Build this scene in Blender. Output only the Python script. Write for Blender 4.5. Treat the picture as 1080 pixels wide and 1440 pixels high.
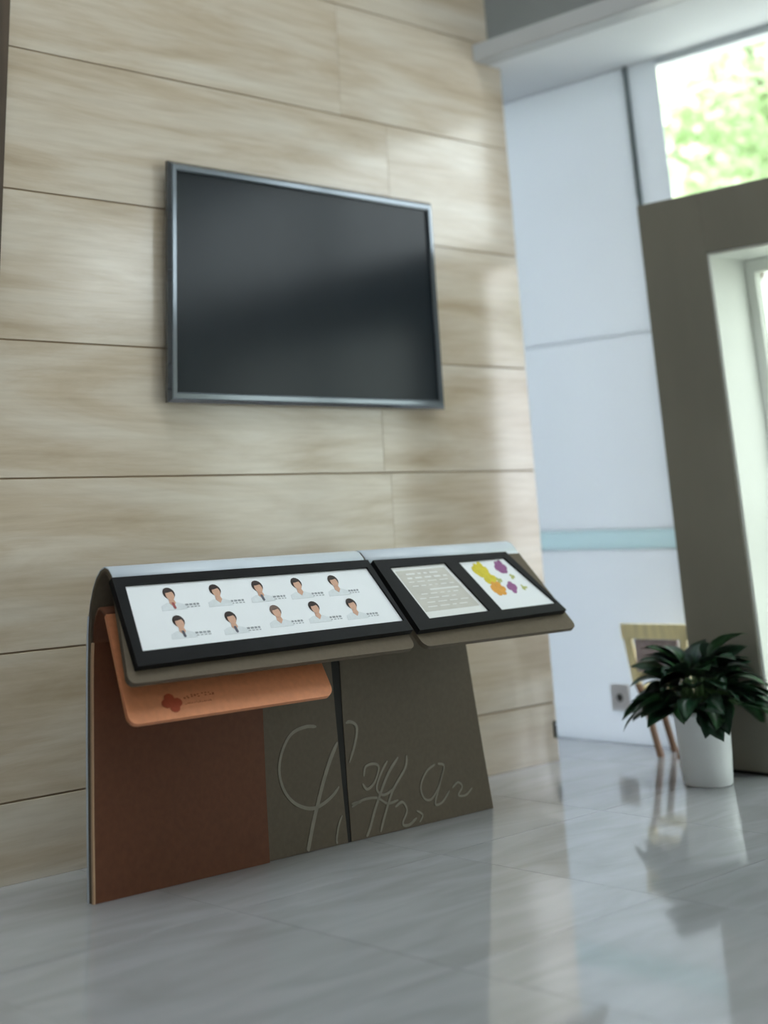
import bpy, bmesh, math, random
from mathutils import Vector, Matrix, noise

# ------------------------------------------------------------------ scene, camera, light
for o in list(bpy.data.objects):
    bpy.data.objects.remove(o)
S = bpy.context.scene
C = S.collection
random.seed(7)

cam = bpy.data.cameras.new('camera')
cam.sensor_fit = 'HORIZONTAL'
cam.sensor_width = 36.0
cam.lens = 1971.425 * 36.0 / 1080.0
cam.shift_x = (540 - 457.366) / 1080.0
cam.shift_y = (18.179 - 720) / 1080.0
cam.clip_end = 200
cam.dof.use_dof = True
cam.dof.focus_distance = 4.9
cam.dof.aperture_fstop = 1.2
camo = bpy.data.objects.new('camera', cam)
C.objects.link(camo)
cr, cu, cf = (Vector((0.73740712, -0.67426593, -0.03995232)),
              Vector((-0.20036176, -0.27484492, 0.94038047)),
              Vector((0.64504721, 0.68543834, 0.33776971)))
camo.matrix_world = Matrix(((cr.x, cu.x, -cf.x, 0.0), (cr.y, cu.y, -cf.y, -4.65075),
                            (cr.z, cu.z, -cf.z, 1.1), (0, 0, 0, 1)))
S.camera = camo

W = bpy.data.worlds.new('sky')
S.world = W
W.use_nodes = True
bg = W.node_tree.nodes['Background']
bg.inputs['Color'].default_value = (0.91, 0.955, 1.0, 1)
bg.inputs['Strength'].default_value = 4.0

sun = bpy.data.lights.new('sun', 'SUN')
sun.energy = 10.0
sun.angle = math.radians(4)
sun.color = (1.0, 0.95, 0.85)
suno = bpy.data.objects.new('sun', sun)
C.objects.link(suno)
suno.rotation_euler = Vector((0.55, -0.25, -0.8)).to_track_quat('-Z', 'Y').to_euler()

vs = S.view_settings
vs.view_transform = 'Standard'
vs.look = 'None'
vs.gamma = 1.0
vs.use_curve_mapping = False
vs.exposure = 0.62

# ------------------------------------------------------------------ helpers
def mat(name, col, rough=0.5, spec=0.5, metal=0.0, coat=0.0, var=0.0, scale=8.0, stretch=(1, 1, 1), bump=0.0, ior=1.5, col2=None, emit=None):
    m = bpy.data.materials.new(name)
    m.use_nodes = True
    nt = m.node_tree
    b = nt.nodes['Principled BSDF']
    b.inputs['Base Color'].default_value = (*col, 1)
    b.inputs['Roughness'].default_value = rough
    b.inputs['Metallic'].default_value = metal
    b.inputs['IOR'].default_value = ior
    b.inputs['Specular IOR Level'].default_value = spec
    b.inputs['Coat Weight'].default_value = coat
    b.inputs['Coat Roughness'].default_value = 0.06
    if var or bump:
        tc = nt.nodes.new('ShaderNodeTexCoord')
        mp = nt.nodes.new('ShaderNodeMapping')
        mp.inputs['Scale'].default_value = stretch
        nz = nt.nodes.new('ShaderNodeTexNoise')
        nz.inputs['Scale'].default_value = scale
        nz.inputs['Detail'].default_value = 5
        nt.links.new(tc.outputs['Object'], mp.inputs['Vector'])
        nt.links.new(mp.outputs['Vector'], nz.inputs['Vector'])
        if var:
            rp = nt.nodes.new('ShaderNodeValToRGB')
            c2 = col2 or tuple(min(1, c * (1 + var)) for c in col)
            c1 = tuple(c * (1 - var) for c in col) if not col2 else col
            rp.color_ramp.elements[0].position = 0.32
            rp.color_ramp.elements[1].position = 0.68
            rp.color_ramp.elements[0].color = (*c1, 1)
            rp.color_ramp.elements[1].color = (*c2, 1)
            nt.links.new(nz.outputs['Fac'], rp.inputs['Fac'])
            nt.links.new(rp.outputs['Color'], b.inputs['Base Color'])
        if bump:
            bp = nt.nodes.new('ShaderNodeBump')
            bp.inputs['Strength'].default_value = bump
            bp.inputs['Distance'].default_value = 0.002
            nt.links.new(nz.outputs['Fac'], bp.inputs['Height'])
            nt.links.new(bp.outputs['Normal'], b.inputs['Normal'])
    return m

def travertine_mat():
    m = bpy.data.materials.new('travertine')
    m.use_nodes = True
    nt = m.node_tree
    N, L = nt.nodes.new, nt.links.new
    b = nt.nodes['Principled BSDF']
    tc = N('ShaderNodeTexCoord')
    oi = N('ShaderNodeObjectInfo')
    mul = N('ShaderNodeVectorMath'); mul.operation = 'SCALE'
    comb = N('ShaderNodeCombineXYZ')
    L(oi.outputs['Random'], comb.inputs[0]); L(oi.outputs['Random'], comb.inputs[2])
    L(comb.outputs[0], mul.inputs[0]); mul.inputs['Scale'].default_value = 37.0
    add = N('ShaderNodeVectorMath'); add.operation = 'ADD'
    L(tc.outputs['Object'], add.inputs[0]); L(mul.outputs[0], add.inputs[1])
    mp = N('ShaderNodeMapping'); mp.inputs['Scale'].default_value = (0.75, 1, 5.0)
    mp.inputs['Rotation'].default_value = (0, math.radians(3), 0)
    L(add.outputs[0], mp.inputs['Vector'])
    n1 = N('ShaderNodeTexNoise'); n1.inputs['Scale'].default_value = 1.25; n1.inputs['Detail'].default_value = 7; n1.inputs['Roughness'].default_value = 0.6; n1.inputs['Distortion'].default_value = 0.5
    L(mp.outputs[0], n1.inputs['Vector'])
    r1 = N('ShaderNodeValToRGB')
    e = r1.color_ramp.elements
    e[0].position = 0.30; e[0].color = (0.465, 0.370, 0.262, 1)
    e[1].position = 0.72; e[1].color = (0.68, 0.62, 0.535, 1)
    k = e.new(0.44); k.color = (0.545, 0.452, 0.345, 1)
    k = e.new(0.55); k.color = (0.615, 0.535, 0.435, 1)
    L(n1.outputs['Fac'], r1.inputs['Fac'])
    mp2 = N('ShaderNodeMapping'); mp2.inputs['Scale'].default_value = (1.2, 1, 22)
    L(add.outputs[0], mp2.inputs['Vector'])
    n2 = N('ShaderNodeTexNoise'); n2.inputs['Scale'].default_value = 2.2; n2.inputs['Detail'].default_value = 6
    L(mp2.outputs[0], n2.inputs['Vector'])
    r2 = N('ShaderNodeValToRGB')
    r2.color_ramp.elements[0].position = 0.33; r2.color_ramp.elements[0].color = (0.93, 0.915, 0.89, 1)
    r2.color_ramp.elements[1].position = 0.62; r2.color_ramp.elements[1].color = (1.03, 1.03, 1.02, 1)
    L(n2.outputs['Fac'], r2.inputs['Fac'])
    mx = N('ShaderNodeMix'); mx.data_type = 'RGBA'; mx.blend_type = 'MULTIPLY'; mx.inputs[0].default_value = 1
    L(r1.outputs[0], mx.inputs[6]); L(r2.outputs[0], mx.inputs[7])
    L(mx.outputs[2], b.inputs['Base Color'])
    b.inputs['Roughness'].default_value = 0.16
    b.inputs['IOR'].default_value = 1.6
    return m

def marble_mat():
    m = bpy.data.materials.new('floor_marble')
    m.use_nodes = True
    nt = m.node_tree
    N, L = nt.nodes.new, nt.links.new
    b = nt.nodes['Principled BSDF']
    tc = N('ShaderNodeTexCoord')
    oi = N('ShaderNodeObjectInfo')
    comb = N('ShaderNodeCombineXYZ')
    L(oi.outputs['Random'], comb.inputs[0]); L(oi.outputs['Random'], comb.inputs[1])
    sc = N('ShaderNodeVectorMath'); sc.operation = 'SCALE'; sc.inputs['Scale'].default_value = 23
    L(comb.outputs[0], sc.inputs[0])
    ad = N('ShaderNodeVectorMath'); ad.operation = 'ADD'
    L(tc.outputs['Object'], ad.inputs[0]); L(sc.outputs[0], ad.inputs[1])
    mp = N('ShaderNodeMapping'); mp.inputs['Scale'].default_value = (0.8, 3.2, 1); mp.inputs['Rotation'].default_value = (0, 0, math.radians(28))
    L(ad.outputs[0], mp.inputs['Vector'])
    n = N('ShaderNodeTexNoise'); n.inputs['Scale'].default_value = 2.4; n.inputs['Detail'].default_value = 8; n.inputs['Distortion'].default_value = 0.8
    L(mp.outputs[0], n.inputs['Vector'])
    r = N('ShaderNodeValToRGB')
    r.color_ramp.elements[0].position = 0.30; r.color_ramp.elements[0].color = (0.315, 0.32, 0.332, 1)
    r.color_ramp.elements[1].position = 0.68; r.color_ramp.elements[1].color = (0.40, 0.405, 0.43, 1)
    L(n.outputs['Fac'], r.inputs['Fac'])
    L(r.outputs[0], b.inputs['Base Color'])
    b.inputs['Roughness'].default_value = 0.06
    b.inputs['IOR'].default_value = 2.0
    return m

def glass_mat(name, tint, refl=0.10, rough=0.02):
    m = bpy.data.materials.new(name)
    m.use_nodes = True
    nt = m.node_tree
    out = nt.nodes['Material Output']
    nt.nodes.remove(nt.nodes['Principled BSDF'])
    t = nt.nodes.new('ShaderNodeBsdfTransparent'); t.inputs[0].default_value = (*tint, 1)
    g = nt.nodes.new('ShaderNodeBsdfGlossy'); g.inputs['Roughness'].default_value = rough
    x = nt.nodes.new('ShaderNodeMixShader'); x.inputs[0].default_value = refl
    nt.links.new(t.outputs[0], x.inputs[1]); nt.links.new(g.outputs[0], x.inputs[2])
    nt.links.new(x.outputs[0], out.inputs['Surface'])
    return m

def frosted_mat(name, front, through, rough=0.2):
    """frosted glass panel: scatters daylight from behind, faint gloss in front"""
    m = bpy.data.materials.new(name)
    m.use_nodes = True
    nt = m.node_tree
    out = nt.nodes['Material Output']
    b = nt.nodes['Principled BSDF']
    b.inputs['Roughness'].default_value = rough
    tc = nt.nodes.new('ShaderNodeTexCoord')
    nz = nt.nodes.new('ShaderNodeTexNoise')
    nz.inputs['Scale'].default_value = 1.5
    nt.links.new(tc.outputs['Object'], nz.inputs['Vector'])
    rp = nt.nodes.new('ShaderNodeValToRGB')
    rp.color_ramp.elements[0].color = (*[c * .96 for c in front], 1)
    rp.color_ramp.elements[1].color = (*front, 1)
    nt.links.new(nz.outputs['Fac'], rp.inputs['Fac'])
    nt.links.new(rp.outputs['Color'], b.inputs['Base Color'])
    t = nt.nodes.new('ShaderNodeBsdfTranslucent')
    t.inputs[0].default_value = (*through, 1)
    a = nt.nodes.new('ShaderNodeAddShader')
    nt.links.new(b.outputs[0], a.inputs[0]); nt.links.new(t.outputs[0], a.inputs[1])
    nt.links.new(a.outputs[0], out.inputs['Surface'])
    return m

M = dict(
    frosted=frosted_mat('frosted_glass', (0.42, 0.43, 0.45), (0.288, 0.303, 0.320)),
    frosted_teal=frosted_mat('frosted_teal', (0.38, 0.46, 0.48), (0.235, 0.275, 0.29)),
    travertine=travertine_mat(),
    joint=mat('stone_joint', (0.33, 0.24, 0.16), 0.8, 0.2),
    darkwood=mat('dark_wood', (0.075, 0.052, 0.035), 0.45, 0.4, var=0.25, scale=3, stretch=(8, 8, 0.6)),
    white=mat('white_lacquer', (0.74, 0.775, 0.82), 0.25, 0.5, var=0.015, scale=2),
    soffit=mat('soffit_paint', (0.76, 0.78, 0.80), 0.85, 0.15, var=0.015, scale=2),
    white_joint=mat('white_joint', (0.50, 0.53, 0.57), 0.6),
    teal=mat('teal_band', (0.30, 0.47, 0.52), 0.25, 0.5, var=0.05, scale=3),
    ceiling=mat('ceiling_paint', (0.70, 0.70, 0.68), 0.8, 0.2, var=0.02, scale=2),
    beamdark=mat('beam_grey', (0.22, 0.23, 0.23), 0.6, 0.3, var=0.05, scale=3),
    beamlip=mat('beam_lip', (0.50, 0.51, 0.52), 0.5, 0.3, var=0.03, scale=3),
    grey_wall=mat('grey_wall', (0.36, 0.35, 0.335), 0.6, 0.3, var=0.04, scale=2),
    portal=mat('portal_taupe', (0.19, 0.178, 0.147), 0.35, 0.5, var=0.06, scale=4, stretch=(1, 1, 0.4)),
    lining=mat('portal_lining', (0.80, 0.82, 0.77), 0.4, 0.4, var=0.02, scale=3),
    tile=marble_mat(),
    grout=mat('floor_grout', (0.25, 0.25, 0.255), 0.4),
    alu=mat('pale_aluminium', (0.66, 0.72, 0.76), 0.35, 0.5, var=0.02, scale=5),
    alud=mat('dark_gasket', (0.18, 0.22, 0.23), 0.4, 0.4, var=0.05, scale=5),
    glass=glass_mat('window_glass', (0.95, 0.98, 0.97), 0.07),
    tinted=glass_mat('tinted_glass', (0.72, 0.75, 0.71), 0.06),
    bezel=mat('tv_bezel', (0.035, 0.04, 0.047), 0.12, 0.9, coat=1.0, var=0.05, scale=4),
    bezel2=mat('tv_bevel', (0.17, 0.195, 0.22), 0.15, 0.8, metal=0.6, var=0.04, scale=4),
    screen=mat('tv_screen', (0.015, 0.020, 0.025), 0.2, 0.5, ior=1.27, var=0.1, scale=2),
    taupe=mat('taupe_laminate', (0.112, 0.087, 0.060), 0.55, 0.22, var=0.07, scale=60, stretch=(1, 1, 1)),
    taupe_edge=mat('pale_blue_laminate', (0.62, 0.68, 0.75), 0.28, 0.5, var=0.02, scale=4),
    tan=mat('tan_edge', (0.55, 0.36, 0.22), 0.45, 0.4, var=0.05, scale=30),
    orange_shade=mat('orange_shade_laminate', (0.130, 0.048, 0.024), 0.55, 0.18, var=0.08, scale=50),  # darkened copy of the orange laminate, shade under the slope put into the colour
    orange=mat('orange_laminate', (0.64, 0.245, 0.115), 0.38, 0.45, var=0.06, scale=50),
    logo=mat('logo_red', (0.36, 0.06, 0.022), 0.5, 0.3, var=0.04, scale=40),
    logotext=mat('logo_text', (0.36, 0.10, 0.04), 0.5, 0.3, var=0.04, scale=40),
    gap=mat('black_gap', (0.012, 0.011, 0.010), 0.6, 0.2, var=0.1, scale=30),
    ink=mat('script_grey', (0.215, 0.19, 0.15), 0.5, 0.3, var=0.08, scale=30),
    black=mat('black_frame', (0.010, 0.010, 0.011), 0.45, 0.12, var=0.1, scale=30),
    paper=mat('white_print', (0.78, 0.80, 0.83), 0.45, 0.3, var=0.01, scale=10),
    page=mat('beige_print', (0.52, 0.50, 0.46), 0.45, 0.3, var=0.07, scale=25, stretch=(0.4, 1, 1)),
    pageline=mat('page_lines', (0.74, 0.74, 0.73), 0.45, 0.3, var=0.02, scale=25),
    hair=mat('print_hair', (0.035, 0.022, 0.02), 0.5, 0.3, var=0.1, scale=60),
    hair2=mat('print_hair_brown', (0.15, 0.10, 0.085), 0.5, 0.3, var=0.1, scale=60),
    skin=mat('print_skin', (0.60, 0.36, 0.26), 0.5, 0.3, var=0.05, scale=60),
    coat=mat('print_coat', (0.66, 0.69, 0.72), 0.5, 0.3, var=0.04, scale=60),
    tie=mat('print_tie', (0.10, 0.10, 0.13), 0.5, 0.3, var=0.1, scale=60),
    tie2=mat('print_collar', (0.32, 0.08, 0.08), 0.5, 0.3, var=0.1, scale=60),
    caption=mat('print_caption', (0.30, 0.32, 0.34), 0.5, 0.3, var=0.05, scale=60),
    yellow=mat('print_yellow', (0.60, 0.50, 0.035), 0.5, 0.3, var=0.08, scale=60),
    purple=mat('print_purple', (0.28, 0.10, 0.25), 0.5, 0.3, var=0.08, scale=60),
    porange=mat('print_orange', (0.68, 0.32, 0.05), 0.5, 0.3, var=0.08, scale=60),
    olive=mat('print_olive', (0.42, 0.44, 0.16), 0.5, 0.3, var=0.08, scale=60),
    pot=mat('white_ceramic', (0.88, 0.90, 0.92), 0.3, 0.5, var=0.02, scale=5),
    soil=mat('soil', (0.05, 0.035, 0.025), 0.95, 0.1, var=0.3, scale=40, bump=0.5),
    leaf=mat('leaf_dark', (0.014, 0.050, 0.024), 0.30, 0.5, var=0.45, scale=9),
    leaf2=mat('leaf_green', (0.03, 0.105, 0.035), 0.30, 0.5, var=0.35, scale=9),
    stalk=mat('leaf_stalk', (0.05, 0.10, 0.03), 0.5, 0.3, var=0.2, scale=20),
    ywood=mat('yellow_wood', (0.86, 0.75, 0.44), 0.5, 0.3, var=0.12, scale=6, stretch=(6, 6, 1)),
    bwood=mat('brown_wood', (0.22, 0.13, 0.08), 0.5, 0.3, var=0.15, scale=6, stretch=(6, 6, 1)),
    mauve=mat('mauve_fabric', (0.38, 0.31, 0.31), 0.9, 0.1, var=0.15, scale=30, bump=0.3),
    outlet=mat('outlet_grey', (0.66, 0.64, 0.65), 0.45, 0.4, var=0.03, scale=20),
    dark=mat('dark_plate', (0.06, 0.055, 0.05), 0.5, 0.3, var=0.1, scale=20),
    paving=mat('outside_paving', (0.55, 0.55, 0.52), 0.8, 0.2, var=0.12, scale=1.5),
    tree=frosted_mat('tree_leaf', (0.44, 0.50, 0.37), (0.22, 0.27, 0.17), 0.6),
    bark=mat('bark', (0.16, 0.12, 0.09), 0.9, 0.1, var=0.25, scale=8, stretch=(3, 3, 0.5), bump=0.5),
    handle=mat('door_handle', (0.16, 0.18, 0.15), 0.3, 0.5, metal=0.6, var=0.05, scale=8),
)

def link(o, parent=None):
    C.objects.link(o)
    if parent is not None:
        o.parent = parent
    return o

def obj(name, bm, m, parent=None, smooth=False):
    me = bpy.data.meshes.new(name)
    bm.normal_update()
    bm.to_mesh(me)
    bm.free()
    for k in (m if isinstance(m, (list, tuple)) else [m]):
        me.materials.append(M[k])
    if smooth:
        for p in me.polygons:
            p.use_smooth = True
    return link(bpy.data.objects.new(name, me), parent)

def tag(o, label, cat, group=None):
    o['label'] = label
    o['category'] = cat
    if group:
        o['group'] = group
    return o

def thing(name, label, cat, loc=(0, 0, 0), rz=0.0, group=None):
    o = bpy.data.objects.new(name, None)
    o.empty_display_size = 0.1
    C.objects.link(o)
    o.location = loc
    o.rotation_euler = (0, 0, rz)
    return tag(o, label, cat, group)

def struct(o):
    o['kind'] = 'structure'
    return o

def sempty(name, loc=(0, 0, 0)):
    o = bpy.data.objects.new(name, None)
    o.empty_display_size = 0.1
    C.objects.link(o)
    o.location = loc
    return struct(o)

def box(lo, hi, bev=0.0, bm=None, seg=2, mi=0):
    own = bmesh.new()
    r = bmesh.ops.create_cube(own, size=1.0)
    lo, hi = Vector(lo), Vector(hi)
    c, s = (lo + hi) / 2, hi - lo
    for v in own.verts:
        v.co = Vector((v.co.x * s.x, v.co.y * s.y, v.co.z * s.z)) + c
    if bev:
        bmesh.ops.bevel(own, geom=list(own.edges), offset=bev, segments=seg, affect='EDGES', profile=0.5)
    for f in own.faces:
        f.material_index = mi
    if bm is None:
        return own
    merge(bm, own)
    return bm

def merge(bm, other):
    me = bpy.data.meshes.new('tmp')
    other.to_mesh(me)
    other.free()
    bm.from_mesh(me)
    bpy.data.meshes.remove(me)

def lathe(prof, n=40):
    bm = bmesh.new()
    rings = []
    for r, z in prof:
        rings.append([bm.verts.new((r * math.cos(2 * math.pi * k / n), r * math.sin(2 * math.pi * k / n), z)) for k in range(n)])
    for a, b in zip(rings, rings[1:]):
        for k in range(n):
            bm.faces.new((a[k], a[(k + 1) % n], b[(k + 1) % n], b[k]))
    bm.faces.new(rings[0][::-1])
    bm.faces.new(rings[-1])
    return bm

def tube(pts, radii, n=8, bm=None):
    bm = bm or bmesh.new()
    rings = []
    pts = [Vector(p) for p in pts]
    for i, p in enumerate(pts):
        d = (pts[min(i + 1, len(pts) - 1)] - pts[max(i - 1, 0)]).normalized()
        a = d.orthogonal().normalized()
        if rings:
            a = (a0 - d * a0.dot(d)).normalized()
        a0 = a
        b = d.cross(a)
        r = radii[i] if isinstance(radii, (list, tuple)) else radii
        rings.append([bm.verts.new(p + (a * math.cos(2 * math.pi * k / n) + b * math.sin(2 * math.pi * k / n)) * r) for k in range(n)])
    for a, b in zip(rings, rings[1:]):
        for k in range(n):
            bm.faces.new((a[k], a[(k + 1) % n], b[(k + 1) % n], b[k]))
    bm.faces.new(rings[0][::-1])
    bm.faces.new(rings[-1])
    return bm

# ------------------------------------------------------------------ setting
XE, XF, CEIL = 5.66, 6.2, 9.0
YS, XW = -9.0, -3.2

# floor: base slab plus polished tiles
floor = struct(obj('floor', box((XW, YS, -0.12), (XF + 0.05, 2.3, -0.0125)), 'grout'))
TS, G = 0.9, 0.002
tile_me = None
y = -1.75 + 4 * TS
ix0 = 0.35
for j in range(-9, 5):
    for i in range(-3, 7):
        x0, y0 = ix0 + i * TS, -1.75 + j * TS
        x1, y1 = x0 + TS, y0 + TS
        if x1 > XF or x0 < XW or y0 < YS or y1 > 2.3:
            continue
        if tile_me is None:
            o = obj('tile', box((G / 2, G / 2, -0.012), (TS - G / 2, TS - G / 2, 0.0)), 'tile', floor)
            tile_me = o.data
        else:
            o = link(bpy.data.objects.new('tile', tile_me), floor)
        o.location = (x0, y0, 0)
# cut tiles along the glazed side
xs = ix0 + 6 * TS
while xs + TS <= XF:
    xs += TS
cut_me = None
for j in range(-8, 5):
    y0 = -1.75 + j * TS
    if y0 < YS or y0 + TS > 2.3:
        continue
    if cut_me is None:
        o = obj('tile', box((G / 2, G / 2, -0.012), (XF + 0.04 - xs, TS - G / 2, 0.0)), 'tile', floor)
        cut_me = o.data
    else:
        o = link(bpy.data.objects.new('tile', cut_me), floor)
    o.location = (xs, y0, 0)

# travertine wall with separate stone panels
wall_back = struct(obj('wall_back', box((2.60, 0.005, 0), (XE - 0.004, 0.32, CEIL)), 'joint'))
zs = [0.0, 0.242, 0.70, 1.272, 1.7585, 2.323, 2.89, 3.457, 4.03, 4.6, 5.2, 5.8, 6.4, 7.0, 7.6, 8.3, CEIL]
vj = [4.2, 4.95, 4.66, 4.62, 4.15, 4.75, 4.45, 4.42, 4.7, 3.9, 4.6, 4.0, 4.7, 3.9, 4.5, 4.1]
g = 0.003
for k in range(len(zs) - 1):
    cuts = [2.65, vj[k], XE]
    for a, b in zip(cuts, cuts[1:]):
        gx = 0.0004
        w, h = (b - a) / 2, (zs[k + 1] - zs[k]) / 2
        o = obj('stone_panel', box((-w + gx, 0, -h + (g if k else 0)), (w - gx, 0.0049, h - g), 0.0012, seg=1), 'travertine', wall_back)
        o.location = ((a + b) / 2, 0, (zs[k] + zs[k + 1]) / 2)
struct(obj('wall_left', box((XW, -0.03, 0), (2.645, 0.32, CEIL)), 'darkwood'))
struct(obj('wall_rear', box((XW - 0.2, YS, 0), (XW, 0.32, CEIL)), 'grey_wall'))
struct(obj('wall_recess', box((XE - 0.3, 2.302, 0), (XF + 0.2, 2.5, CEIL)), 'white'))

struct(obj('wall_end', box((XE - 0.3, 0.32, 0), (XE - 0.006, 2.3, CEIL)), 'white'))
struct(obj('wall_front', box((XW, YS - 0.2, 0), (XF + 0.2, YS, CEIL)), 'grey_wall'))

# ceiling and the beam over the glazing
SX0, SX1, SY0, SY1 = -1.8, 5.2, -6.2, -0.9           # unseen skylight opening, added to bring light from above
bm = bmesh.new()
box((XW - 0.2, YS - 0.2, CEIL), (XF + 0.4, SY0, CEIL + 0.25), bm=bm)
box((XW - 0.2, SY1, CEIL), (XF + 0.4, 2.5, CEIL + 0.25), bm=bm)
box((XW - 0.2, SY0, CEIL), (SX0, SY1, CEIL + 0.25), bm=bm)
box((SX1, SY0, CEIL), (XF + 0.4, SY1, CEIL + 0.25), bm=bm)
struct(obj('ceiling', bm, 'ceiling'))
sky = sempty('added_skylight', (SX0, SY0, CEIL + 0.1))
nx, ny = 5, 4
dx, dy = (SX1 - SX0) / nx, (SY1 - SY0) / ny
for i in range(1, nx):
    obj('glazing_bar', box((i * dx - .03, 0, -.06), (i * dx + .03, SY1 - SY0, .06)), 'alu', sky)
for j in range(1, ny):
    for i in range(nx):
        obj('glazing_bar', box((i * dx + .03, j * dy - .02, -.04), ((i + 1) * dx - .03, j * dy + .02, .04)), 'alu', sky)
pane_me = None
for i in range(nx):
    for j in range(ny):
        if pane_me is None:
            o = obj('pane', box((.032, .022, -.004), (dx - .032, dy - .022, .004)), 'glass', sky)
            pane_me = o.data
        else:
            o = link(bpy.data.objects.new('pane', pane_me), sky)
        o.location = (i * dx, j * dy, 0)
beam = sempty('trim_1', (5.44, 0, 3.34))
obj('beam_body', box((0.13, YS, 0.096), (XF + 0.2 - 5.44, -0.001, CEIL - 3.34)), 'beamdark', beam)
obj('beam_lip', box((0.0, YS, 0.0), (0.12, -0.001, 0.095), 0.004), 'beamlip', beam)
obj('beam_soffit', box((0.122, YS, 0.0), (XF + 0.2 - 5.44, -0.001, 0.094)), 'soffit', beam)
obj('beam_soffit', box((XE - 5.44 + .001, -0.001, 0.0), (XF + 0.2 - 5.44, 2.3, 0.5)), 'soffit', beam)

# glazed side: white panelled return next to the stone wall
YM = -0.42
bm = bmesh.new()
for yy in (YM, 0.612, 2.284):
    box((XF + .004, yy, 0), (XF + .05, yy + .016, 3.34), bm=bm)
zj = [0.0, 0.885, 0.98, 1.93, 3.34]
for zz in zj:
    for ya, yb in ((YM + .016, .612), (.628, 2.284)):
        box((XF + .004, ya, max(0, zz - .002)), (XF + .012, yb, min(3.34, zz + .002)), bm=bm)
wall_right = struct(obj('wall_right', bm, 'alu'))
for k in range(4):
    for ya, yb in ((YM + .0165, 0.6115), (0.6285, 2.2835)):
        o = obj('frosted_panel', box((XF + .002, ya, zj[k] + .0022), (XF + .010, yb, zj[k + 1] - .0022)), 'frosted_teal' if k == 1 else 'frosted', wall_right)
        if k == 1:
            o['label'] = 'narrow teal glass band'

# clerestory window above the portal
win = sempty('window_1', (XF, YM, 2.5))
obj('side_light', box((0.002, -0.20, -0.1), (0.010, -0.019, 0.84)), 'frosted', win)
obj('gasket', box((-0.012, -0.018, -0.1), (0.03, 0.0, 0.84)), 'alud', win)
bays = [-0.20 - i * 1.6 for i in range(4)]
for a, b in zip(bays, bays[1:]):
    obj('pane', box((0.05, b + 0.06, 0.05), (0.058, a, 0.80)), 'glass', win)
    obj('mullion', box((0.0, b, -0.1), (0.11, b + 0.06, 0.84), 0.003), 'alu', win)
obj('rail', box((0.0, bays[-1], -0.1), (0.11, -0.20, 0.05), 0.003), 'alu', win)
obj('rail', box((0.0, bays[-1], 0.80), (0.11, -0.20, 0.84), 0.003), 'alu', win)
YP1, YP2 = -0.668, -3.6
struct(obj('wall_right_low', box((XF - 0.05, YS, 0), (XF + 0.2, YP2 - 0.002, 2.4)), 'grey_wall'))
struct(obj('wall_right_end', box((XF - 0.05, YS, 2.4), (XF + 0.2, YM + bays[-1], 3.34)), 'grey_wall'))

# portal with glass doors
door = sempty('door_1', (5.807, YP1, 0))
PW, PT, PD = 0.355, 0.29, 0.37
LT = YP2 - YP1
obj('portal_post', box((0, -PW, 0.012), (PD, 0, 2.485), 0.004), 'portal', door)
obj('portal_post', box((0, LT, 0.012), (PD, LT + PW, 2.485), 0.004), 'portal', door)
obj('portal_head', box((0, LT + PW, 2.485 - PT), (PD, -PW, 2.485), 0.004), 'portal', door)
obj('base_strip', box((0.004, -PW + 0.003, 0), (PD, -0.003, 0.012)), 'gap', door)
obj('base_strip', box((0.004, LT + 0.003, 0), (PD, LT + PW - 0.003, 0.012)), 'gap', door)
obj('lining', box((0.012, -PW - 0.012, 0.0), (PD, -PW, 2.485 - PT)), 'lining', door)
obj('lining', box((0.012, LT + PW, 0.0), (PD, LT + PW + 0.012, 2.485 - PT)), 'lining', door)
obj('lining', box((0.012, LT + PW + 0.012, 2.485 - PT - 0.012), (PD, -PW - 0.012, 2.485 - PT)), 'lining', door)
y0, y1, zt = -PW - 0.014, LT + PW + 0.014, 2.485 - PT - 0.014
for a, b in ((y0, (y0 + y1) / 2 + 0.002), ((y0 + y1) / 2 - 0.002, y1)):
    hi, lo = max(a, b), min(a, b)
    bm = bmesh.new()
    fx0, fx1 = PD - 0.07, PD - 0.02
    box((fx0, lo, 0.004), (fx1, lo + 0.05, zt), bm=bm)
    box((fx0, hi - 0.05, 0.004), (fx1, hi, zt), bm=bm)
    box((fx0, lo + 0.05, 0.004), (fx1, hi - 0.05, 0.09), bm=bm)
    box((fx0, lo + 0.05, zt - 0.06), (fx1, hi - 0.05, zt), bm=bm)
    leafo = obj('door_leaf', bm, 'lining', door)
    obj('pane', box((PD - 0.05, lo + 0.05, 0.09), (PD - 0.042, hi - 0.05, zt - 0.06)), 'tinted', leafo)
    bm = tube([(fx0 - 0.045, hi - 0.13, 0.80), (fx0 - 0.045, hi - 0.13, 1.08)], 0.013, 12)
    tube([(fx0 - 0.045, hi - 0.13, 0.84), (fx0, hi - 0.13, 0.84)], 0.008, 8, bm)
    tube([(fx0 - 0.045, hi - 0.13, 1.04), (fx0, hi - 0.13, 1.04)], 0.008, 8, bm)
    obj('handle', bm, 'handle', leafo, True)

# outside: paving and trees
struct(obj('ground_outside', box((XF + 0.2, -16, -0.15), (40, 26, -0.02)), 'paving'))

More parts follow.
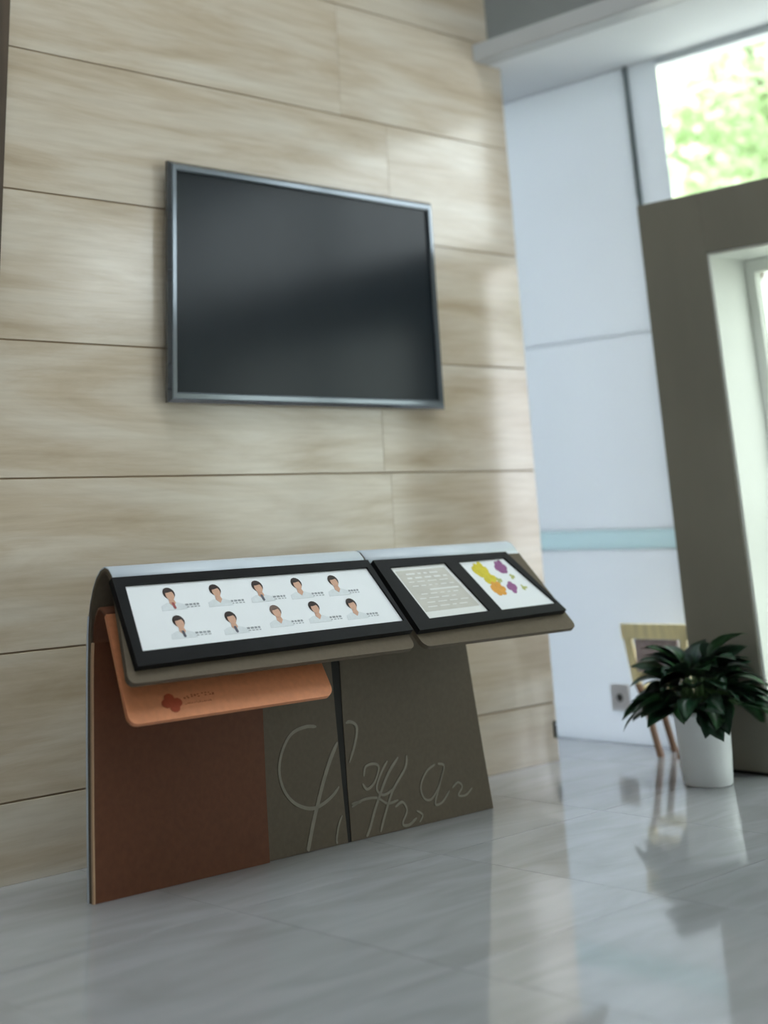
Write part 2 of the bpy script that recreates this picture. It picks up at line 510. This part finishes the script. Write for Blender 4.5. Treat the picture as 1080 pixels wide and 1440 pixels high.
def make_tree(loc, crown, label, n, seed):
    rnd = random.Random(seed)
    t = thing('tree', label, 'tree', loc, 0, 'trees outside the glazing')
    top = max(c[2] for c in crown)
    bm = tube([(0, 0, -0.03), (0.03, 0.02, 1.0), (0.0, 0.05, top * 0.6), (0.05, 0.0, top)], [0.13, 0.10, 0.08, 0.03], 10)
    for c in crown:
        tube([(0.0, 0.04, top * 0.45), (c[0] * .5, c[1] * .5, (c[2] + top * .5) / 2), (c[0], c[1], c[2])], [0.05, 0.035, 0.012], 6, bm)
    obj('trunk', bm, 'bark', t, True)
    verts, faces = [], []
    for cx, cy, cz, r in crown:
        for _ in range(n):
            d = Vector((rnd.gauss(0, 1), rnd.gauss(0, 1), rnd.gauss(0, 1))).normalized() * (r * rnd.random() ** 0.4)
            p = Vector((cx, cy, cz)) + Vector((d.x, d.y, d.z * 0.85))
            q = Vector((rnd.gauss(0, 1), rnd.gauss(0, 1), rnd.gauss(0, 0.6))).normalized()
            s = q.orthogonal().normalized() * 0.05 * rnd.uniform(.7, 1.3)
            l = q * 0.085 * rnd.uniform(.7, 1.3)
            k = len(verts)
            up = s.cross(l).normalized() * 0.012
            verts += [p - l, p + s + up, p + l, p - s + up]
            faces += [(k, k + 1, k + 2), (k, k + 2, k + 3)]
    me = bpy.data.meshes.new('crown')
    me.from_pydata([tuple(v) for v in verts], [], faces)
    me.materials.append(M['tree'])
    o = link(bpy.data.objects.new('crown', me), t)
    o['kind'] = 'stuff'

make_tree((10.6, 1.0, 0), [(0, 0, 4.6, 1.3), (-.5, 0.8, 3.9, 1.0), (0.3, -.9, 3.9, 1.0), (0.2, 0.5, 5.6, 0.9)], 'sunlit pale green tree seen through upper window', 1700, 3)
make_tree((13.2, 3.2, 0), [(0, 0, 4.8, 1.6), (.2, 1.2, 4.0, 1.2), (-.3, -1.1, 4.1, 1.2), (0, .2, 6.3, 1.1)], 'taller pale tree further off behind the nearer tree', 2200, 4)
make_tree((9.6, -1.6, 0), [(0, 0, 3.2, 1.1), (.2, .8, 2.6, .8), (0, -.8, 2.6, .8)], 'small green tree outside the entrance doors', 800, 5)

# ------------------------------------------------------------------ television
tv = thing('television', 'large flat black television mounted on the travertine wall', 'television', (4.188, 0, 1.545))
TW, TH = 0.7935, 0.971
obj('back_case', box((-TW + .03, -0.034, 0.03), (TW - .03, -0.0005, TH - .03), 0.006), 'bezel', tv)
def ring_frame(w0, w1, h0, h1, b, yf, yb, bev):
    """picture-frame solid with a bevelled front lip; b = bar width"""
    bm = bmesh.new()
    secs = [(0, yb), (0, yf + bev), (bev, yf), (b - bev * 1.6, yf), (b, yf + bev * 1.5), (b, yb)]
    loops = []
    for d, yy in secs:
        loops.append([bm.verts.new((w0 + d, yy, h0 + d)), bm.verts.new((w1 - d, yy, h0 + d)), bm.verts.new((w1 - d, yy, h1 - d)), bm.verts.new((w0 + d, yy, h1 - d))])
    for a, c in zip(loops, loops[1:] + loops[:1]):
        for k in range(4):
            bm.faces.new((a[k], a[(k + 1) % 4], c[(k + 1) % 4], c[k]))
    bmesh.ops.recalc_face_normals(bm, faces=bm.faces)
    return bm
obj('bezel', ring_frame(-TW, TW, 0, TH, 0.042, -0.062, -0.034, 0.012), 'bezel', tv)
obj('bezel_lip', ring_frame(-TW + .012, TW - .012, 0.012, TH - .012, 0.028, -0.066, -0.058, 0.004), 'bezel2', tv)
obj('screen', box((-TW + .035, -0.050, 0.035), (TW - .035, -0.036, TH - .035)), 'screen', tv)

# ------------------------------------------------------------------ folded display stands
DLOC, DROT = (2.82, -0.43, 0), math.radians(-1.5)
# side profile of the folded sheet, outer surface (y, z): up the back, over the fold, down the sloping top
PROF_LEG = [(0.018, 0.0), (0.030, 0.20), (0.040, 0.42), (0.047, 0.62), (0.048, 0.76), (0.044, 0.82)]
PROF_FOLD = [(0.044, 0.82), (0.037, 0.862), (0.022, 0.905), (0.002, 0.940), (-0.022, 0.963), (-0.048, 0.973), (-0.072, 0.967), (-0.092, 0.950), (-0.112, 0.9255)]
P0, PD_ = Vector((0, -0.10, 0.94)), Vector((0, -0.24, -0.296)) / 0.381
PN = Vector((0, -0.296, 0.24)) / 0.381
VEND = 0.381

def sheet(prof, xl, xr, th, mi=None):
    """solid strip following the profile; xl/xr give the ends for each profile point"""
    bm = bmesh.new()
    n = len(prof)
    rows = []
    for i, (yy, zz) in enumerate(prof):
        a, b = prof[max(i - 1, 0)], prof[min(i + 1, n - 1)]
        t = Vector((b[0] - a[0], b[1] - a[1])).normalized()
        nx, nz = t.y, -t.x            # outward of the fold is to the left of travel
        iy, iz = yy - nx * th, zz - nz * th
        rows.append([bm.verts.new((xl[i], yy, zz)), bm.verts.new((xr[i], yy, zz)), bm.verts.new((xr[i], iy, iz)), bm.verts.new((xl[i], iy, iz))])
    for a, b in zip(rows, rows[1:]):
        for k in range(4):
            bm.faces.new((a[k], a[(k + 1) % 4], b[(k + 1) % 4], b[k]))
    bm.faces.new(rows[0][::-1])
    bm.faces.new(rows[-1])
    bmesh.ops.recalc_face_normals(bm, faces=bm.faces)
    return bm

def slope_profile(v0, v1, base=P0, r=0.03, steps=6):
    """profile along the sloping top with extra points for rounded front corners; also returns the corner insets"""
    vs_ = [v0 + (v1 - r - v0) * k / 3 for k in range(4)]
    ins = [0.0] * 4
    for k in range(1, steps + 1):
        a = math.pi / 2 * k / steps
        vs_.append(v1 - r + r * math.sin(a))
        ins.append(r * (1 - math.cos(a)))
    pts = [base + PD_ * v for v in vs_]
    return [(p.y, p.z) for p in pts], vs_, ins

def lerp(a, b, t):
    return a + (b - a) * t

def slope_ends(vs_, ins, l0, l1, r0, r1, rl=1.0, rr=1.0):
    xl = [lerp(l0, l1, v / VEND) + i * rl for v, i in zip(vs_, ins)]
    xr = [lerp(r0, r1, v / VEND) - i * rr for v, i in zip(vs_, ins)]
    return xl, xr

def leg_y(z):
    return 0.035 / 0.75 * z

def stand(label, lx0, lx1b, lx1t, fx0, fx1, px0, px1, foldl):
    t = thing('display_stand', label, 'display stand', DLOC, DROT, 'folded display stands')
    n = len(PROF_LEG)
    xl = [lx0] * n
    xr = [lerp(lx1b, lx1t, z / 0.6) for y_, z in PROF_LEG]
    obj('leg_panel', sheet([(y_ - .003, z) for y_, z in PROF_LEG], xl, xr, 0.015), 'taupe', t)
    obj('back_skin', sheet(PROF_LEG, [x - .005 for x in xl], xr, 0.003), 'taupe_edge', t)
    m = len(PROF_FOLD)
    fl = [lerp(lx0, fx0, min(1, k / 3)) for k in range(m)]
    fr = [lerp(lx1t, fx1, min(1, k / 3)) for k in range(m)]
    obj('fold_band', sheet(PROF_FOLD, fl, fr, 0.004), 'taupe_edge', t, True)
    pin = [(y_, z) for y_, z in PROF_FOLD]
    b = sheet(pin, fl, fr, 0.018)
    for v in b.verts:                                   # core lies just inside the pale band
        v.co.y *= 0.995
        v.co.z -= 0.0045
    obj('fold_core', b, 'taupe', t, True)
    pr, vv, ins = slope_profile(0.017, VEND)
    xl, xr = slope_ends(vv, ins, fx0, px0, fx1, px1)
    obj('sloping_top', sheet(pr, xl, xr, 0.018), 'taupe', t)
    return t

st1 = stand('taupe folded display stand holding the long board of portraits', 0.0, 1.066, 1.040, 0.0, 1.115, -0.095, 1.130, 0)
st2 = stand('taupe folded display stand on the right holding two framed pages', 1.083, 1.830, 1.765, 1.125, 1.970, 1.172, 2.030, 0)

xa = [lerp(1.066, 1.040, z / 0.6) for _, z in PROF_LEG]
obj('gap_shade_strip', sheet([(y_ - .006, z) for y_, z in PROF_LEG], [x + .0002 for x in xa], [x + (.0168 if k < 1 else lerp(.0168, .0425, PROF_LEG[k][1] / .6)) for k, x in enumerate(xa)], 0.010), 'gap', st1)  # black strip standing in for the shade in the open gap between the legs

# lettering strokes on the leg panels (x, z on the panel)
STROKES = [
[(0.951, 0.385), (0.901, 0.39), (0.833, 0.375), (0.787, 0.325), (0.769, 0.264), (0.787, 0.203), (0.832, 0.157), (0.902, 0.131), (0.962, 0.138), (1.022, 0.166), (1.072, 0.214), (1.121, 0.288), (1.145, 0.344), (1.141, 0.37), (1.11, 0.383), (1.081, 0.375)],
[(1.081, 0.375), (1.052, 0.331), (1.005, 0.268), (0.968, 0.205), (0.936, 0.142), (0.907, 0.08), (0.882, 0.018), (0.875, 0.006)],
[(1.015, 0.006), (1.012, 0.021), (1.033, 0.072), (1.072, 0.112), (1.103, 0.118), (1.142, 0.118)],
[(1.164, 0.197), (1.178, 0.228), (1.222, 0.231), (1.241, 0.215), (1.215, 0.172), (1.177, 0.154), (1.155, 0.175)],
[(1.343, 0.238), (1.282, 0.186), (1.218, 0.102), (1.174, 0.029), (1.155, 0.006)],
[(1.388, 0.239), (1.375, 0.198), (1.305, 0.136), (1.261, 0.073), (1.225, 0.010)],
[(1.287, 0.233), (1.246, 0.191), (1.223, 0.148), (1.256, 0.125), (1.316, 0.14)],
[(1.095, 0.108), (1.149, 0.123), (1.22, 0.12), (1.271, 0.095), (1.326, 0.099)],
[(1.308, 0.078), (1.346, 0.089), (1.365, 0.058), (1.338, 0.02), (1.37, 0.011), (1.412, 0.028)],
[(1.415, 0.051), (1.443, 0.033), (1.425, 0.012)],
[(1.533, 0.19), (1.485, 0.172), (1.448, 0.129), (1.458, 0.087), (1.494, 0.077), (1.533, 0.105), (1.566, 0.149), (1.579, 0.181), (1.549, 0.19)],
[(1.577, 0.172), (1.546, 0.116), (1.515, 0.06), (1.553, 0.06), (1.597, 0.092)],
[(1.613, 0.099), (1.647, 0.114), (1.668, 0.097), (1.644, 0.071), (1.683, 0.066), (1.722, 0.085)],
]
WID = [0.014, 0.020, 0.011, 0.011, 0.014, 0.013, 0.011, 0.010, 0.011, 0.010, 0.010, 0.010, 0.009]

def catmull(p, n=8):
    q = [p[0]] + p + [p[-1]]
    out = []
    for i in range(1, len(q) - 2):
        for k in range(n):
            t = k / n
            a, b, c, d = (Vector(v) for v in q[i - 1:i + 3])
            out.append(0.5 * ((2 * b) + (c - a) * t + (2 * a - 5 * b + 4 * c - d) * t * t + (3 * b - a - 3 * c + d) * t ** 3))
    out.append(Vector(p[-1]))
    return out

def yface(z):
    """front face of the leg panel at height z"""
    for (ya, za), (yb, zb) in zip(PROF_LEG, PROF_LEG[1:]):
        if za <= z <= zb:
            return lerp(ya, yb, (z - za) / (zb - za)) - 0.018
    return PROF_LEG[-1][0] - 0.018

def ribbon(bm, pts, w, depth=0.0015):
    rows = []
    for i, p in enumerate(pts):
        d = (pts[min(i + 1, len(pts) - 1)] - pts[max(i - 1, 0)]).normalized()
        s = Vector((-d.y, d.x)) * (w / 2 * min(1.0, 0.45 + 0.2 * min(i, len(pts) - 1 - i)))
        r = []
        for sg in (1, -1):
            a = p + s * sg
            yy = yface(max(a.y, 0)) - 0.0003
            r += [bm.verts.new((a.x, yy - depth, max(a.y, 0.001))), bm.verts.new((a.x, yy, max(a.y, 0.001)))]
        rows.append(r)
    for a, b in zip(rows, rows[1:]):
        for q in ((0, 2, 3, 1),):
            pass
        bm.faces.new((a[0], a[2], b[2], b[0]))
        bm.faces.new((a[1], a[0], b[0], b[1]))
        bm.faces.new((a[2], a[3], b[3], b[2]))
for stn, lo, hi in ((st1, -1, 1.047), (st2, 1.092, 9)):
    bm = bmesh.new()
    for s, w in zip(STROKES, WID):
        run = []
        for p in catmull(s):
            if lo <= p.x <= hi:
                run.append(p)
            else:
                if len(run) > 2:
                    ribbon(bm, run, w * .8)
                run = []
        if len(run) > 2:
            ribbon(bm, run, w * .8)
    o = obj('lettering', bm, 'ink', stn)
    o['label'] = 'pale grey handwritten script lettering'

# orange folded sheet nested inside the left stand
inner = thing('brochure_ledge', 'orange folded sheet with red emblem nested under the portrait stand', 'brochure holder', DLOC, DROT)
OL = [(0.000, 0.0), (0.012, 0.20), (0.021, 0.42), (0.028, 0.62), (0.029, 0.70), (0.027, 0.74)]
OL = [(y_ - 0.002, z) for y_, z in OL]
obj('leg_panel', sheet(OL, [0.004] * 6, [lerp(0.696, 0.70, z) for _, z in OL], 0.012), 'orange_shade', inner)['label'] = 'orange leg panel with shade darkened into its colour'
obj('edge_strip', sheet(OL, [-.001] * 6, [.0038] * 6, 0.012), 'tan', inner)['label'] = 'pale tan panel edge'
OF = [(0.025, 0.74), (0.020, 0.785), (0.004, 0.825), (-0.016, 0.845), (-0.036, 0.850), (-0.056, 0.842), (-0.0745, 0.829)]
obj('fold', sheet(OF, [0.004, 0.003, 0.0, -.003, -.005, -.006, -.008], [0.70, .705, .71, .716, .72, .725, .728], 0.012), 'orange_shade', inner, True)
OB = Vector((0, -0.0745, 0.829))
OEND = 0.387
pr, vv, ins = slope_profile(0.0, OEND, OB, 0.035)
xl = [lerp(-.008, -.076, v / OEND) + i for v, i in zip(vv, ins)]
xr = [lerp(.790, .752, v / OEND) - i for v, i in zip(vv, ins)]
obj('sloping_ledge', sheet(pr, xl, xr, 0.014), 'orange', inner)

def on_slope(base, u, v, off):
    return base + PD_ * v + PN * off + Vector((u, 0, 0))

def flat(bm, pts, base, off, th=0.0012, mi=0):
    """thin flat polygon lying on the sloping plane; pts are (u, v)"""
    top = [bm.verts.new(on_slope(base, u, v, off + th)) for u, v in pts]
    bot = [bm.verts.new(on_slope(base, u, v, off)) for u, v in pts]
    fs = [bm.faces.new(top)]
    for k in range(len(pts)):
        fs.append(bm.faces.new((top[k], bot[k], bot[(k + 1) % len(pts)], top[(k + 1) % len(pts)])))
    for f in fs:
        f.material_index = mi
    bmesh.ops.recalc_face_normals(bm, faces=fs)

def ell(cx, cy, rx, ry, n=14, a0=0.0, a1=2 * math.pi, rot=0.0):
    full = abs(a1 - a0 - 2 * math.pi) < 1e-6
    out = []
    for k in range(n if full else n + 1):
        a = a0 + (a1 - a0) * k / n
        x_, y_ = rx * math.cos(a), ry * math.sin(a)
        out.append((cx + x_ * math.cos(rot) - y_ * math.sin(rot), cy + x_ * math.sin(rot) + y_ * math.cos(rot)))
    return out

# emblem: four petals round a centre, with two rows of small characters
bm = bmesh.new()
eu, ev = 0.103, OEND - 0.052
for k in range(4):
    a = k * math.pi / 2
    dx, dy = math.cos(a) * 0.020, math.sin(a) * 0.017
    flat(bm, ell(eu + dx + 0.004 * math.sin(a), ev + dy, 0.0185, 0.0155, 10), OB, 0.0002 + 0.0002 * k)
flat(bm, ell(eu, ev, 0.016, 0.014, 8), OB, 0.001)
obj('emblem', bm, 'logo', inner)['label'] = 'dark red four-petal emblem'
bm = bmesh.new()
rnd = random.Random(5)
for row, (n, h, vv0) in enumerate(((9, 0.014, -0.066), (13, 0.006, -0.043))):
    u = 0.150
    for k in range(n):
        w = (0.0105 if row == 0 else 0.006)
        v0 = OEND + vv0 - (u - 0.15) * 0.02
        for _ in range(2):
            a, b = u + rnd.uniform(0, w * .4), v0 + rnd.uniform(-h / 2, h / 4)
            flat(bm, [(a, b), (a + w * .6, b), (a + w * .6, b + h * .22), (a, b + h * .22)], OB, 0.0002)
        u += w * 1.35
obj('emblem_caption', bm, 'logotext', inner)['label'] = 'small reddish row of lettering'

# ------------------------------------------------------------------ framed boards on the slope
def quad_solid(bm, q, off0, off1, base=P0, mi=0, bev=0.0):
    b = bmesh.new()
    bot = [b.verts.new(on_slope(base, u, v, off0)) for u, v in q]
    top = [b.verts.new(on_slope(base, u, v, off1)) for u, v in q]
    b.faces.new(top); b.faces.new(bot[::-1])
    for k in range(4):
        b.faces.new((bot[k], bot[(k + 1) % 4], top[(k + 1) % 4], top[k]))
    bmesh.ops.recalc_face_normals(b, faces=b.faces)
    if bev:
        bmesh.ops.bevel(b, geom=list(b.edges), offset=bev, segments=2, affect='EDGES', profile=0.5)
    merge(bm, b)

def bars(bm, outer, inner_, off0, off1):
    for k in range(4):
        quad_solid(bm, [outer[k], outer[(k + 1) % 4], inner_[(k + 1) % 4], inner_[k]], off0, off1)

fb = thing('framed_board', 'long black framed board with ten small portraits on white', 'framed board', DLOC, DROT)
Lo = [(-0.024, 0.018), (1.106, 0.018), (1.135, 0.325), (-0.057, 0.341)]
Li = [(0.014, 0.050), (1.082, 0.050), (1.118, 0.284), (-0.018, 0.291)]
bm = bmesh.new()
quad_solid(bm, Lo, 0.0006, 0.012)
obj('backing', bm, 'black', fb)
bm = bmesh.new()
bars(bm, Lo, Li, 0.012, 0.024)
obj('frame', bm, 'black', fb)
bm = bmesh.new()
quad_solid(bm, Li, 0.012, 0.0165)
poster = obj('poster', bm, 'paper', fb)
poster['label'] = 'white poster with two rows of portraits'
H1 = [(0.172, 0.090), (0.361, 0.091), (0.544, 0.089), (0.72, 0.090), (0.893, 0.091)]
H2 = [(0.164, 0.196), (0.374, 0.199), (0.571, 0.191), (0.745, 0.190), (0.920, 0.192)]
sty = ['tie2', 'coat', 'tie', 'coat', 'coat', 'tie', 'tie', 'coat', 'coat', 'coat']
pm = ['coat', 'skin', 'hair', 'hair2', 'tie', 'tie2']
for i, (u, v) in enumerate(H1 + H2):
    bm = bmesh.new()
    o_ = 0.0166
    flat(bm, [(u - .052, v + .062), (u - .048, v + .044), (u - .024, v + .034), (u + .018, v + .034), (u + .044, v + .044), (u + .050, v + .062)], P0, o_, 0.0004, 0)
    flat(bm, [(u - .009, v + .018), (u + .009, v + .018), (u + .013, v + .036), (u, v + .050), (u - .013, v + .036)], P0, o_ + .0004, 0.0004, 1)
    hr = 3 if i == 7 else 2
    flat(bm, ell(u, v - .001, .0235, .0225, 16), P0, o_ + .0008, 0.0003, hr)
    flat(bm, ell(u + .001, v + .007, .0165, .0195, 14), P0, o_ + .0012, 0.0003, 1)
    fr = [(u - .021, v - .004), (u - .015, v - .019), (u + .006, v - .021), (u + .021, v - .008), (u + .010, v - .006), (u - .006, v - .003)]
    flat(bm, fr, P0, o_ + .0016, 0.0003, hr)
    if sty[i] in ('tie', 'tie2'):
        flat(bm, [(u - .005, v + .034), (u + .005, v + .034), (u + .007, v + .056), (u, v + .060), (u - .004, v + .054)], P0, o_ + .0010, 0.0003, 4 if sty[i] == 'tie' else 5)
    obj('portrait', bm, pm, poster)
    bm = bmesh.new()
    uu = u + .046
    rnd = random.Random(i)
    for k in range(4):
        w = rnd.uniform(.008, .013)
        flat(bm, [(uu, v + .043), (uu + w, v + .043), (uu + w, v + .050), (uu, v + .050)], P0, o_ + .0005, 0.0003)
        flat(bm, [(uu + .002, v + .054), (uu + w, v + .054), (uu + w, v + .057), (uu + .002, v + .057)], P0, o_ + .0005, 0.0003)
        uu += w + .004
    obj('caption', bm, 'caption', poster)

fb2 = thing('framed_board', 'black double frame with a beige text page and a flower page', 'framed board', DLOC, DROT)
Ro = [(1.130, 0.022), (1.868, 0.025), (2.000, 0.315), (1.166, 0.330)]
A_ = [(1.194, 0.057), (1.492, 0.055), (1.575, 0.282), (1.245, 0.287)]
B_ = [(1.566, 0.055), (1.836, 0.052), (1.967, 0.280), (1.642, 0.284)]
bm = bmesh.new()
quad_solid(bm, Ro, 0.0006, 0.012)
obj('backing', bm, 'black', fb2)
bm = bmesh.new()
# two openings: outer bars plus the middle bar
quad_solid(bm, [Ro[0], A_[0], A_[3], Ro[3]], 0.012, 0.024)
quad_solid(bm, [A_[1], B_[0], B_[3], A_[2]], 0.012, 0.024)
quad_solid(bm, [B_[1], Ro[1], Ro[2], B_[2]], 0.012, 0.024)
quad_solid(bm, [Ro[0], (1.5, .0235), A_[1], A_[0]], 0.012, 0.024)
quad_solid(bm, [(1.5, .0235), (1.56, .0238), B_[0], A_[1]], 0.012, 0.024)
quad_solid(bm, [(1.56, .0238), Ro[1], B_[1], B_[0]], 0.012, 0.024)
quad_solid(bm, [A_[3], A_[2], (1.6, .3222), Ro[3]], 0.012, 0.024)
quad_solid(bm, [A_[2], B_[3], (1.66, .321), (1.6, .3222)], 0.012, 0.024)
quad_solid(bm, [B_[3], B_[2], Ro[2], (1.66, .321)], 0.012, 0.024)
obj('frame', bm, 'black', fb2)
bm = bmesh.new(); quad_solid(bm, A_, 0.012, 0.0165)
pg = obj('text_page', bm, 'pageline', fb2)
pg['label'] = 'beige page of close text rows'
def bil(q, s, t):
    a = Vector(q[0]).lerp(Vector(q[1]), s); b = Vector(q[3]).lerp(Vector(q[2]), s)
    return tuple(a.lerp(b, t))
bm = bmesh.new()
flat(bm, [bil(A_, .06, .07), bil(A_, .94, .07), bil(A_, .95, .86), bil(A_, .05, .86)], P0, .0166, .0003)
obj('text_block', bm, 'page', pg)
bm = bmesh.new()
rnd = random.Random(2)
for r in range(9):
    t = .13 + r * .08
    s = .10 + rnd.uniform(0, .1) + (.25 if r == 4 else 0)
    while s < .86:
        w = rnd.uniform(.05, .16) if r != 4 else .5
        if s + w > .92:
            break
        hh = .016 if r not in (0, 1, 4) else .03
        flat(bm, [bil(A_, s, t), bil(A_, s + w, t), bil(A_, s + w, t + hh), bil(A_, s, t + hh)], P0, .017, .0003)
        s += w + .05
obj('text_rows', bm, 'pageline', pg)
bm = bmesh.new(); quad_solid(bm, B_, 0.012, 0.0165)
pg2 = obj('flower_page', bm, 'paper', fb2)
pg2['label'] = 'white page with yellow, orange and purple blossoms'
def blossom(name, u, v, ru, rv, m, n, seed):
    rnd = random.Random(seed)
    bm = bmesh.new()
    for k in range(n):
        a = 2 * math.pi * k / n
        flat(bm, ell(u + math.cos(a) * ru * .55, v + math.sin(a) * rv * .55, ru * rnd.uniform(.4, .6), rv * rnd.uniform(.4, .6), 9, rot=a * .3), P0, .0166 + .0001 * k, .0002)
    flat(bm, ell(u, v, ru * .5, rv * .5, 9), P0, .0166 + .0001 * n, .0002)
    obj(name, bm, m, pg2)
blossom('blossom', 1.668, .098, .045, .034, 'yellow', 6, 1)
blossom('blossom', 1.690, .138, .036, .028, 'yellow', 5, 2)
blossom('blossom', 1.790, .092, .036, .030, 'purple', 6, 3)
blossom('blossom', 1.705, .188, .040, .032, 'porange', 6, 4)
blossom('blossom', 1.785, .184, .026, .028, 'purple', 4, 5)
blossom('sprig', 1.822, .138, .014, .014, 'olive', 3, 6)
blossom('sprig', 1.850, .192, .020, .012, 'olive', 3, 7)
blossom('sprig', 1.735, .150, .018, .016, 'olive', 3, 8)

# ------------------------------------------------------------------ potted plant
px, py = 5.53, -0.885
plant = thing('potted_plant', 'leafy dark green plant in a white cylindrical pot by the portal', 'potted plant', (px, py, 0))
obj('pot', lathe([(0.092, 0.0), (0.098, 0.006), (0.107, 0.12), (0.114, 0.250), (0.119, 0.256), (0.119, 0.276), (0.114, 0.279), (0.108, 0.274), (0.105, 0.25)], 48), 'pot', plant, True)
bm = lathe([(0.103, 0.215), (0.104, 0.250), (0.06, 0.258), (0.0005, 0.260)], 28)
obj('soil', bm, 'soil', plant, True)

def leaf_mesh(length, width, droop, fold):
    bm = bmesh.new()
    n = 8
    rows = []
    p, ang = Vector((0, 0, 0)), 0.0
    for k in range(n + 1):
        t = k / n
        w = width * (math.sin(math.pi * min(1, t ** 0.75)) ** 0.85) * 0.5 + 0.001
        if k == n:
            w = 0.0006
        zz = fold * w
        rows.append([bm.verts.new(p + Vector((0, -w, zz))), bm.verts.new(p + Vector((0, 0, -0.001))), bm.verts.new(p + Vector((0, w, zz)))])
        p = p + Vector((math.cos(ang), 0, math.sin(ang))) * (length / n)
        ang -= droop / n
    for a, b in zip(rows, rows[1:]):
        for k in range(2):
            bm.faces.new((a[k], b[k], b[k + 1], a[k + 1]))
    bmesh.ops.solidify(bm, geom=list(bm.faces), thickness=0.0012)
    return bm
leaf_mes = []
for k, (l, w, d, f, m) in enumerate(((.20, .115, .8, .22, 'leaf'), (.22, .120, 1.0, .2, 'leaf'), (.18, .105, .5, .28, 'leaf2'), (.17, .100, 1.2, .18, 'leaf'), (.22, .115, .9, .22, 'leaf2'))):
    o = obj('leaf', leaf_mesh(l, w, d, f), m, plant, True)
    leaf_mes.append(o.data)
    C.objects.unlink(o)
    bpy.data.objects.remove(o)
rnd = random.Random(21)
stalks = bmesh.new()
NL = 110
for i in range(NL):
    t = (i + .5) / NL
    az = i * 2.39996 + rnd.uniform(-.3, .3)
    el = lerp(1.15, -0.25, t ** 0.8)                    # inner leaves upright, outer ones spread
    reach = lerp(0.07, 0.185, t) * rnd.uniform(.75, 1.2)
    hz = 0.26 + lerp(0.19, 0.03, t) * rnd.uniform(.75, 1.15)
    base = Vector((math.cos(az) * reach, math.sin(az) * reach, hz))
    root = Vector((math.cos(az) * .04, math.sin(az) * .04, 0.252))
    mid = (root + base) / 2 + Vector((0, 0, 0.05))
    tube([root, mid, base], [.004, .0035, .0025], 5, stalks)
    o = link(bpy.data.objects.new('leaf', leaf_mes[rnd.randrange(5)]), plant)
    sc = rnd.uniform(.72, 1.02)
    o.matrix_local = (Matrix.Translation(base) @ Matrix.Rotation(az + rnd.uniform(-.3, .3), 4, 'Z') @ Matrix.Rotation(-(el * .75 + rnd.uniform(-.15, .2)), 4, 'Y')
                      @ Matrix.Rotation(rnd.uniform(-.5, .5), 4, 'X') @ Matrix.Diagonal((sc, sc, sc, 1)))
obj('stalks', stalks, 'stalk', plant, True)

# ------------------------------------------------------------------ chair behind the plant
ch = thing('chair', 'small pale yellow wooden chair with mauve back pad behind the plant', 'chair', (6.02, -0.33, 0), math.radians(8))
def bar(name, pts, sx, sy, m, parent):
    bm = bmesh.new()
    rows = []
    for p in pts:
        rows.append([bm.verts.new((p[0] + a * sx / 2, p[1] + b * sy / 2, p[2])) for a, b in ((-1, -1), (1, -1), (1, 1), (-1, 1))])
    for a, b in zip(rows, rows[1:]):
        for k in range(4):
            bm.faces.new((a[k], a[(k + 1) % 4], b[(k + 1) % 4], b[k]))
    bm.faces.new(rows[0][::-1]); bm.faces.new(rows[-1])
    return obj(name, bm, m, parent)
for s in (1, -1):
    bar('leg', [(-0.04, s * .05 - .05, 0), (-.02, s * .10 - .035, .24), (-.015, s * .125 - .03, .30)], .024, .024, 'bwood', ch)
    bar('stile', [(-.015, s * .125 - .03, .30), (-.03, s * .15 - .03, .55)], .026, .036, 'ywood', ch)
bar('top_rail', [(-.0285, -.03, .495), (-.032, -.03, .56)], .028, .34, 'ywood', ch)
bar('lower_rail', [(-.016, -.03, .325), (-.017, -.03, .35)], .022, .236, 'ywood', ch)
obj('back_pad', box((-.036, -.14, .352), (-.014, .08, .492), .006), 'mauve', ch)
obj('seat', box((-.005, -.165, .265), (.135, .105, .29), .006), 'ywood', ch)
for s in (1, -1):
    bar('leg', [(.12, s * .06 - .05, 0), (.115, s * .10 - .03, .265)], .024, .024, 'bwood', ch)

# ------------------------------------------------------------------ small wall fittings
ol = thing('wall_outlet', 'small grey square outlet low on the white wall beside the chair', 'outlet', (XF, 0.02, 0.205))
obj('cover', box((-.014, -.055, -.06), (-.0005, .055, .06), .003), 'outlet', ol)
obj('socket', lathe([(.018, 0), (.018, .003), (.014, .0035)], 20), 'dark', ol)
ol.children[1].rotation_euler = (0, -math.pi / 2, 0)
ol.children[1].location = (-.0135, 0, 0)
cp = thing('cover_plate', 'tiny dark plate at the lower right end of the stone wall', 'plate', (XE - .018, -0.0005, 0.13))
obj('plate', box((-.010, -.006, -.035), (.010, 0, .035), .002), 'dark', cp)
obj('screw', lathe([(.004, 0), (.004, .001), (.002, .0015)], 12), 'outlet', cp)
cp.children[1].rotation_euler = (math.pi / 2, 0, 0)
cp.children[1].location = (0, -.006, .02)
